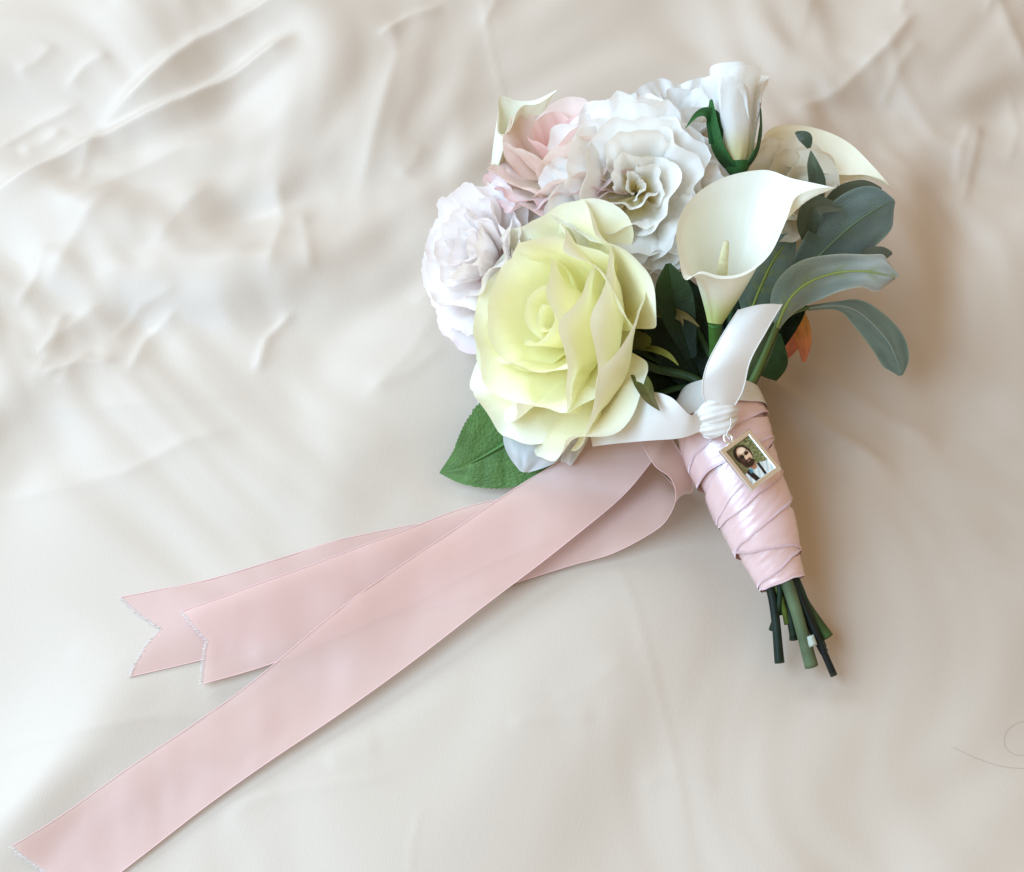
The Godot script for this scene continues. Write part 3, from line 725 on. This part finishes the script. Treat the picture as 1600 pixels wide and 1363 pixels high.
func under_flower() -> void:
	var base := P(900, 620, 3.2)
	var t := thing("silk_flower", "white silk flower with thin petals peeping out below the yellow rose", "flower", base)
	var a := Color(0.80, 0.83, 0.80); var b := Color(0.85, 0.86, 0.87)
	leaf(t, "petal", [[880, 600, 3.4], [846, 660, 3.2], [828, 708, 2.6], [818, 738, 1.8]], [25, 48, 42, 8], M.petal_white, a, b, -0.25, 0.12)
	leaf(t, "petal", [[900, 610, 3.4], [880, 660, 3.0], [868, 700, 2.4], [862, 722, 2.0]], [25, 34, 28, 6], M.petal_white, a, b, -0.2, 0.1)
	leaf(t, "petal", [[920, 640, 3.6], [905, 680, 3.2], [893, 705, 2.6], [884, 724, 2.2]], [12, 14, 12, 8], M.petal_white, a, b, 0.5, 0.05)
	leaf(t, "petal", [[850, 560, 3.4], [800, 600, 2.8], [770, 620, 2.4], [752, 600, 2.2]], [25, 34, 28, 6], M.petal_white, a, b, -0.2, 0.1)
	leaf(t, "petal", [[960, 640, 3.6], [950, 670, 3.2], [938, 690, 2.8]], [12, 14, 6], M.petal_white, a, b, 0.3, 0.05)
	stem_part(t, base, Vector2(-0.7, 0.0), Vector2(-0.5, 0.0), [1222, 960, 1.6], 0.16, Color(0.02, 0.06, 0.012), Color(0.01, 0.03, 0.012))
	var ob := P(1215, 470, 3.4)
	var o := thing("silk_flower", "orange and coral petals of a small flower under the leaves on the right", "flower", ob)
	leaf(o, "petal", [[1205, 470, 4.4], [1226, 500, 3.6], [1236, 535, 2.8], [1228, 560, 2.4]], [8, 17, 14, 3], M.petal_peach, Color(0.75, 0.42, 0.10), Color(0.80, 0.26, 0.20), 0.3)
	leaf(o, "petal", [[1215, 470, 4.6], [1244, 495, 4.0], [1256, 530, 3.2], [1256, 566, 2.6]], [8, 15, 13, 3], M.petal_peach, Color(0.75, 0.45, 0.05), Color(0.82, 0.30, 0.16), -0.3)
	leaf(o, "petal", [[1205, 480, 4.0], [1215, 510, 3.2], [1222, 540, 2.4]], [8, 14, 3], M.petal_peach, Color(0.72, 0.42, 0.12), Color(0.80, 0.38, 0.24), 0.2)
	stem_part(o, ob, Vector2(0.6, 0.0), Vector2(-0.3, 0.6), [1206, 985, 1.4], 0.15, Color(0.02, 0.06, 0.012), Color(0.01, 0.03, 0.012))

# ============================ leaves ========================================
# rib: plan points with heights; half widths in photo pixels; fold bends both halves up (+) or down
func leaf(parent: Node, called: String, rib: Array, wid: Array, m: Material, c0: Color, c1: Color, fold_up := 0.2, wavy := 0.0, teeth := 0, roll := 0.0, veins := 0.0, midrib = null) -> MeshInstance3D:
	var Q := PP(rib); var sd := Q[0].x * 3.7 + Q[1].z
	var px := HALF_W / (PIC.x * 0.5)
	var side_at := func(v: float) -> Array:
		var d := (cat(Q, minf(v + 0.02, 1.0)) - cat(Q, maxf(v - 0.02, 0.0))).normalized()
		var s := d.cross(C3).normalized()
		s = s.rotated(d, roll)
		return [s, s.cross(d).normalized()]
	var f := func(uu: float, v: float) -> Vector3:
		var u := uu * 2.0 - 1.0
		var sn: Array = side_at.call(v)
		var w: float = catf(wid, v) * px
		if teeth > 0: w *= 1.0 + 0.07 * (fposmod(v * teeth, 1.0) - 0.5) * ss(0.7, 1.0, absf(u))
		var p := cat(Q, v) + (sn[0] as Vector3) * (u * w)
		var up := fold_up * w * (absf(u) - 0.1 * u * u) + wavy * sin(v * 9.0 + u * 3.0 + sd) * absf(u) + 0.04 * w * n_fine.get_noise_2d(u * 2.0 + sd, v * 5.0)
		if veins > 0.0:
			up += veins * w * (pow(absf(sin((v * 7.0 - absf(u) * 0.9) * PI)), 0.5) - 0.5) * ss(0.0, 0.12, absf(u))
			up -= veins * w * 0.9 * exp(-u * u / 0.002)
		return p + (sn[1] as Vector3) * up
	var col := func(uu: float, v: float) -> Color:
		var u := absf(uu * 2.0 - 1.0)
		var c := c0.lerp(c1, ss(0.0, 1.0, v))
		c = c * (0.9 + 0.25 * n_fine.get_noise_2d(u * 3.0 + sd, v * 6.0))
		if midrib != null:
			c = c.lerp(midrib, 0.9 * ss(0.09, 0.02, u) * ss(1.0, 0.7, v))
			c = c.lerp(Color(c.r * 1.7 + 0.05, c.g * 1.6 + 0.05, c.b * 1.5 + 0.04), ss(0.9, 1.0, u) * 0.8)
			c = c.lerp(midrib, 0.5 * ss(0.82, 1.0, absf(sin((v * 5.0 - u * 0.8) * PI))) * ss(0.6, 0.1, u))
		return Color(c.r, c.g, c.b)
	var blade := put(called, grid(32 if midrib != null or veins > 0 else 16, 64 if teeth > 0 else 32, f, parent, col, Vector2(1, 2)), m, parent)
	if midrib != null:
		var pts := PackedVector3Array()
		for i in 12: pts.append((f.call(0.5, i / 11.0 * 0.85) as Vector3) + (side_at.call(i / 11.0 * 0.85)[1] as Vector3) * 0.01)
		put("midrib", tube(pts, [0.07, 0.055, 0.04, 0.015], parent, 24, 6, func(_u, _v): return midrib), M.stem, blade)
	return blade

func greenery() -> void:
	# serrated rose leaf, lower left
	var t := thing("rose_leaf", "green serrated rose leaf lying on the sheet at the lower left of the bouquet", "leaf", P(800, 690, 0.0))
	leaf(t, "leaf_blade", [[860, 640, 2.4], [820, 672, 1.8], [770, 704, 1.2], [725, 728, 0.8], [687, 739, 0.5]], [40, 74, 66, 34, 1], M.leaf, Color(0.10, 0.20, 0.05), Color(0.13, 0.24, 0.08), 0.06, 0.0, 34, 0.0, 0.035)
	put("midrib", tube(PP([[850, 650, 2.3], [800, 686, 1.65], [765, 708, 1.24], [735, 724, 0.95]]), [0.12, 0.11, 0.07, 0.03], t, 24, 6, func(_u, _v): return Color(0.08, 0.19, 0.04)), M.stem, t)
	# lamb's ear sprig on the right
	var s := thing("leaf_sprig", "sprig of fuzzy grey green leaves fanning out on the right of the bouquet", "leaf sprig", P(1190, 570, 0.0))
	var gd := Color(0.14, 0.225, 0.205); var gm := Color(0.30, 0.41, 0.34); var gl := Color(0.62, 0.70, 0.66); var rib := Color(0.32, 0.42, 0.10)
	leaf(s, "leaf_blade", [[1222, 470, 8.0], [1258, 425, 8.5], [1298, 382, 8.9], [1340, 346, 9.0], [1378, 322, 8.8], [1398, 314, 8.6]], [6, 24, 40, 46, 36, 3], M.fuzz, gd, Color(0.18, 0.27, 0.24), -0.12, 0.0, 0, 0.0, 0.0, Color(0.14, 0.22, 0.14))
	leaf(s, "leaf_blade", [[1214, 512, 7.4], [1232, 470, 8.2], [1262, 442, 8.8], [1305, 427, 9.2], [1350, 424, 9.2], [1384, 430, 8.8], [1403, 432, 8.4]], [4, 26, 33, 28, 24, 27, 4], M.fuzz, gm, gl, -0.25, 0.22, 0, 0.2, 0.0, rib)
	leaf(s, "leaf_blade", [[1172, 490, 6.2], [1188, 450, 6.8], [1210, 405, 7.0], [1236, 372, 7.0]], [14, 40, 40, 10], M.fuzz, Color(0.19, 0.28, 0.21), gm, 0.12, 0.05, 0, 0.0, 0.0, rib)
	leaf(s, "leaf_blade", [[1262, 482, 6.6], [1310, 478, 6.4], [1345, 490, 5.8], [1385, 530, 4.6], [1402, 565, 3.6], [1408, 587, 3.0]], [4, 7, 20, 26, 22, 4], M.fuzz, gm, Color(0.20, 0.27, 0.20), -0.25, 0.03, 0, 0.0, 0.0, Color(0.28, 0.34, 0.28))
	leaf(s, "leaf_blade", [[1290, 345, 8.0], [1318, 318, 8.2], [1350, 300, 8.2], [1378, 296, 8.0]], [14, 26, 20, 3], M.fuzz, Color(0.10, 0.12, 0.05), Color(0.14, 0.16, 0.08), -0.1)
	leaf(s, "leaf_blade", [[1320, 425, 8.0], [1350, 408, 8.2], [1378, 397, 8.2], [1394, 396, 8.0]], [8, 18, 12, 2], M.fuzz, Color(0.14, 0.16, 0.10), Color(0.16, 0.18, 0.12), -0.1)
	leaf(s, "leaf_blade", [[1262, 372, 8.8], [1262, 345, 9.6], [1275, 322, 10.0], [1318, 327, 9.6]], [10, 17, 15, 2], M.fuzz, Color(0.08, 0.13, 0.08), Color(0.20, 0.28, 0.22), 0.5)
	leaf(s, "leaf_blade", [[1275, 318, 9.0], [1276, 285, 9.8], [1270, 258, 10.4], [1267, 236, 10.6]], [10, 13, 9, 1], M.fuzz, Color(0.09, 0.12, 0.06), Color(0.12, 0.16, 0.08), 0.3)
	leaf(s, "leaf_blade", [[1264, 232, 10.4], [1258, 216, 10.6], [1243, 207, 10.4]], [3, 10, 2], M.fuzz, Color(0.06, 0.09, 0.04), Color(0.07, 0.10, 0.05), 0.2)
	leaf(s, "leaf_blade", [[1195, 590, 4.4], [1205, 560, 4.6], [1214, 520, 5.0]], [18, 26, 6], M.leaf, Color(0.03, 0.07, 0.02), Color(0.04, 0.09, 0.03), 0.1)
	leaf(s, "leaf_blade", [[1172, 600, 5.6], [1186, 560, 6.4], [1206, 510, 7.2], [1222, 475, 7.6]], [8, 14, 12, 2], M.fuzz, Color(0.16, 0.22, 0.08), Color(0.12, 0.18, 0.10), 0.3)
	var stalk := func(_u, v): return Color(0.12, 0.19, 0.04).lerp(Color(0.10, 0.15, 0.06), v)
	put("stalk", tube(PP([[1150, 640, 5.2], [1178, 590, 6.0], [1205, 530, 7.0], [1225, 480, 7.8], [1250, 420, 8.2], [1265, 370, 8.6]]), [0.22, 0.18, 0.14, 0.11, 0.07], s, 40, 7, stalk), M.stem, s)
	put("stalk", tube(PP([[1205, 530, 6.8], [1230, 495, 6.8], [1262, 482, 6.6], [1310, 478, 6.4]]), [0.12, 0.10, 0.08, 0.06], s, 24, 7, stalk), M.stem, s)
	# dark leaves in the heart of the bunch, under the blooms
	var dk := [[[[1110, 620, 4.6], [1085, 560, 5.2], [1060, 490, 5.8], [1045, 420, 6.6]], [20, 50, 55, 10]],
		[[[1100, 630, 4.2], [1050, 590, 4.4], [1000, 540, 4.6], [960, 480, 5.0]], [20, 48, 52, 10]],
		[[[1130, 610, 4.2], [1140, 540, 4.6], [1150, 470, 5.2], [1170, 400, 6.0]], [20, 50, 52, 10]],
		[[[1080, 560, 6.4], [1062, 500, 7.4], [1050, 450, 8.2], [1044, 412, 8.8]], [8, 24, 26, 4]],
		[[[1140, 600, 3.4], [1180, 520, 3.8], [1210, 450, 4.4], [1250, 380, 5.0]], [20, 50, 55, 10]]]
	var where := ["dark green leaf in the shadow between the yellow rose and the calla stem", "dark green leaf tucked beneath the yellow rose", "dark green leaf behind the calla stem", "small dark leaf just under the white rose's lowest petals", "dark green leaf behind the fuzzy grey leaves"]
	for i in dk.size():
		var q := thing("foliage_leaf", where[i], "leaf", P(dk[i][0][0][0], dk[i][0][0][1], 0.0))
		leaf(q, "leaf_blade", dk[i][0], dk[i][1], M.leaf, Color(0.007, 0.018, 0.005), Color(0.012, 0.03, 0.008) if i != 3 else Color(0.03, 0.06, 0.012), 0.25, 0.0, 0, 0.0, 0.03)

# ============================ bow, charm, hair ==============================
func bow() -> void:
	var t := thing("ribbon_bow", "white satin ribbon knotted round the neck of the handle with two loose tails", "ribbon", P(1120, 655, 0.0))
	band(t, 0.062, 0.03, 0.12, 0.47, 9.0, M.white_satin, "neck_band", false)
	bow_tail(t, [[1112, 648, 7.6], [1098, 615, 8.4], [1103, 575, 9.2], [1125, 530, 9.6], [1154, 484, 10.2]], [[1138, 650, 7.6], [1160, 612, 8.2], [1172, 565, 9.2], [1196, 520, 9.8], [1222, 476, 10.6]], 0.25, 6.0)
	strip("ribbon_tail", [[1095, 642, 7.6], [1078, 648, 8.2], [1047, 620, 8.6], [1010, 614, 7.4], [960, 640, 6.0], [920, 680, 5.2]], [[1100, 672, 7.4], [1066, 684, 7.2], [1020, 688, 6.6], [985, 691, 6.0], [955, 694, 5.4], [926, 698, 5.0]], M.white_satin, t, false, 0.0, 0.0, 50, 14, 0.2, 7.0)
	# the knot: a pleated lump of ribbon
	var c := P(1118, 652, 7.4)
	var W := (U3 * 0.95 - R3 * 0.3).normalized(); var T := W.cross(C3).normalized()
	var kn := func(u: float, v: float) -> Vector3:
		var ph := (v - 0.5) * 3.9
		var w := (u - 0.5) * 1.75 * (0.62 + 0.38 * cos(ph))
		var bulk := 1.0 - 1.1 * pow(absf(u - 0.5), 2.0)
		var pleat := 0.13 * pow(absf(sin(u * 6.5 + 1.6 * sin(ph * 0.8 + 0.6) + 0.5 * n_fine.get_noise_2d(ph, u))), 0.8) + 0.06 * n_fine.get_noise_2d(u * 3.0, ph * 1.6) + 0.022 * sin(u * 38.0 + 4.0 * sin(ph))
		return c + W * (w + 0.10 * sin(ph * 1.5)) + (T * sin(ph) * 1.12 + C3 * cos(ph) * 0.62) * (bulk * 0.92 + pleat)
	put("knot", grid(80, 48, kn, t, null, Vector2(2, 2)), M.white_satin, t)

func bow_tail(t: Node3D, le: Array, ri: Array, bulge: float, sd: float) -> void:
	var q := strip("ribbon_tail", le, ri, M.white_satin, t, false, 0.0, 0.0, 70, 18, bulge, sd)
	for u in [0.0, 1.0]: edge_line("selvedge", q[1], u, 0.028, M.white_edge, q[0], 0.02)

func charm() -> void:
	var tl := P(1123.6, 704.9, 7.4); var tr := P(1170.4, 670.8, 7.4)
	var bl := P(1173.7, 768.7, 6.8); var br := P(1220, 732.4, 6.8)
	var x := (tr - tl); var y := (tl - bl)
	var w := x.length(); x = x.normalized(); y = (y - x * y.dot(x)); var h := y.length(); y = y.normalized()
	var z := x.cross(y).normalized()
	var o := (tl + tr + bl + br) * 0.25 
	var t := thing("photo_charm", "small silver framed photo charm of a bearded person hanging on the handle", "charm", o)
	var fr := Transform3D(Basis(x, y, z), o)
	# frame: an outline swept round the rectangle, chamfered
	var prof := [[0.0, -0.10], [0.0, 0.06], [0.035, 0.10], [0.20, 0.10], [0.235, 0.07], [0.25, 0.0], [0.25, -0.10]]
	var cor := [Vector2(-w * 0.5, -h * 0.5), Vector2(w * 0.5, -h * 0.5), Vector2(w * 0.5, h * 0.5), Vector2(-w * 0.5, h * 0.5)]
	var st := SurfaceTool.new(); st.begin(Mesh.PRIMITIVE_TRIANGLES); st.set_smooth_group(-1)
	var pt := func(k: int, j: int) -> Vector3:
		var c: Vector2 = cor[k % 4]; var p = prof[j % prof.size()]
		return fr * Vector3(c.x - signf(c.x) * p[0], c.y - signf(c.y) * p[0], p[1])
	var bo := base_of(t)
	for k in 4:
		for j in prof.size():
			var a: Vector3 = pt.call(k, j) * S - bo; var b: Vector3 = pt.call(k + 1, j) * S - bo
			var c: Vector3 = pt.call(k, j + 1) * S - bo; var d: Vector3 = pt.call(k + 1, j + 1) * S - bo
			for v in [a, b, c, b, d, c]: st.add_vertex(v)
	st.generate_normals()
	put("frame", st.commit(), M.silver, t)
	var back := func(u: float, v: float) -> Vector3: return fr * Vector3((u - 0.5) * (w - 0.1), (v - 0.5) * (h - 0.1), -0.09)
	put("back_plate", grid(1, 1, back, t), M.silver, t)
	var pm := mat(Color.WHITE, 0.35, 0.4); pm.albedo_texture = portrait()
	var ph := func(u: float, v: float) -> Vector3: return fr * Vector3((u - 0.5) * (w - 0.44), (0.5 - v) * (h - 0.44), 0.0)
	put("photo", grid(1, 1, ph, t), pm, t)
	# eyelet at the middle of the top edge, and the thread up to the knot
	var ec := fr * Vector3(-w * 0.10, h * 0.5 + 0.20, 0.0)
	var ring := PackedVector3Array()
	for i in 16: ring.append(ec + (x * cos(i * TAU / 16.0) + y * sin(i * TAU / 16.0)) * 0.2)
	put("eyelet", tube(ring, 0.075, t, 40, 8, null, true), M.silver, t)
	var top := P(1142, 654, 8.3)
	put("thread", tube(PackedVector3Array([ec - y * 0.08 + z * 0.12, ec + y * 0.18 + z * 0.16, ec.lerp(top, 0.6) + z * 0.12, top]), 0.03, t, 20, 5), M.thread, t)

func portrait() -> ImageTexture:
	var W := 132; var H := 192
	var im := Image.create(W, H, false, Image.FORMAT_RGB8)
	var n := FastNoiseLite.new(); n.seed = 4; n.frequency = 0.06; n.fractal_octaves = 4
	var el := func(p: Vector2, c: Vector2, r: Vector2, rot: float, soft: float) -> float:
		var d := (p - c).rotated(-rot)
		return ss(1.0 + soft, 1.0 - soft, Vector2(d.x / r.x, d.y / r.y).length())
	for j in H:
		for i in W:
			var p := Vector2(float(i) / W, float(j) / H * 1.42)
			var g := n.get_noise_2d(i, j); var g2 := n.get_noise_2d(i * 3.0, j * 3.0 + 400.0)
			p += Vector2(g, g2) * 0.012
			var cc0 := Color(0.36, 0.38, 0.20).lerp(Color(0.62, 0.58, 0.40), clampf(0.5 + g * 1.3, 0, 1)).lerp(Color(0.20, 0.22, 0.12), clampf(g2 * 1.4, 0, 1))
			var pix := [cc0.lerp(Color(0.42, 0.34, 0.22), ss(0.35, 0.1, p.x) * 0.7)]
			var lay := func(cc: Color, k: float) -> void: pix[0] = (pix[0] as Color).lerp(cc, clampf(k, 0, 1))
			# shirt and shoulders
			var body: float = maxf(el.call(p, Vector2(0.46, 1.42), Vector2(0.62, 0.52), 0.0, 0.04), ss(0.0, 0.02, p.y - (0.86 + absf(p.x - 0.46) * 0.35)))
			lay.call(Color(0.86, 0.85, 0.80), body)
			lay.call(Color(0.55, 0.66, 0.70), body * ss(0.04, 0.0, absf(fposmod(p.x * 0.9 + p.y * 0.5, 0.16) - 0.08) - 0.015) * 0.45)
			lay.call(Color(0.16, 0.13, 0.11), body * ss(0.055, 0.035, absf(p.x - (0.66 - (p.y - 0.84) * 0.05))))
			lay.call(Color(0.14, 0.11, 0.10), body * ss(0.10, 0.07, absf(p.x - (0.17 + (p.y - 0.8) * 0.2))))
			lay.call(Color(0.30, 0.50, 0.56), el.call(p, Vector2(0.30, 1.02), Vector2(0.07, 0.10), 0.6, 0.3) * 0.8)
			# neck, head, hair, beard
			lay.call(Color(0.62, 0.42, 0.30), el.call(p, Vector2(0.47, 0.88), Vector2(0.13, 0.17), 0.0, 0.15))
			lay.call(Color(0.15, 0.10, 0.07), el.call(p, Vector2(0.42, 0.42), Vector2(0.30, 0.36), -0.15, 0.08))
			lay.call(Color(0.84, 0.66, 0.52), el.call(p, Vector2(0.45, 0.47), Vector2(0.21, 0.34), -0.12, 0.12))
			lay.call(Color(0.93, 0.82, 0.70), el.call(p, Vector2(0.46, 0.28), Vector2(0.14, 0.10), -0.1, 0.4) * 0.9)
			lay.call(Color(0.24, 0.15, 0.10), el.call(p, Vector2(0.29, 0.60), Vector2(0.10, 0.24), 0.1, 0.3) * 0.9)
			lay.call(Color(0.18, 0.12, 0.08), el.call(p, Vector2(0.43, 0.78), Vector2(0.19, 0.13), -0.1, 0.2) * 0.95)
			lay.call(Color(0.20, 0.13, 0.09), el.call(p, Vector2(0.45, 0.655), Vector2(0.12, 0.03), -0.1, 0.4))
			lay.call(Color(0.66, 0.42, 0.34), el.call(p, Vector2(0.45, 0.70), Vector2(0.065, 0.022), -0.1, 0.4))
			for e in [Vector2(0.345, 0.475), Vector2(0.545, 0.445)]:
				lay.call(Color(0.13, 0.09, 0.07), el.call(p, e, Vector2(0.085, 0.05), -0.12, 0.25) * 0.95)
				lay.call(Color(0.16, 0.10, 0.07), el.call(p, e + Vector2(0, -0.065), Vector2(0.09, 0.016), -0.2, 0.4) * 0.9)
			lay.call(Color(0.90, 0.74, 0.60), el.call(p, Vector2(0.455, 0.56), Vector2(0.035, 0.08), -0.1, 0.4) * 0.8)
			lay.call(Color(0.88, 0.72, 0.58), el.call(p, Vector2(0.58, 0.56), Vector2(0.06, 0.06), 0.0, 0.5) * 0.7)
			im.set_pixel(i, j, pix[0] * (1.0 + 0.06 * g2))
	return ImageTexture.create_from_image(im)

func hair() -> void:
	var t := thing("hair_strand", "fine loose brown hair curled on the sheet at the right edge", "hair", P(1585, 1160, 0.0))
	var pts := PackedVector3Array()
	for q in [[1490, 1168], [1530, 1186], [1580, 1200], [1640, 1196], [1650, 1150], [1610, 1126], [1575, 1140], [1570, 1165], [1590, 1180], [1640, 1176]]:
		var w := P(q[0], q[1], 0.0); w.y = sheet_h(w.x, w.z) + 0.03; pts.append(w)
	put("strand", tube(pts, 0.005, t, 90, 4), M.hair, t)
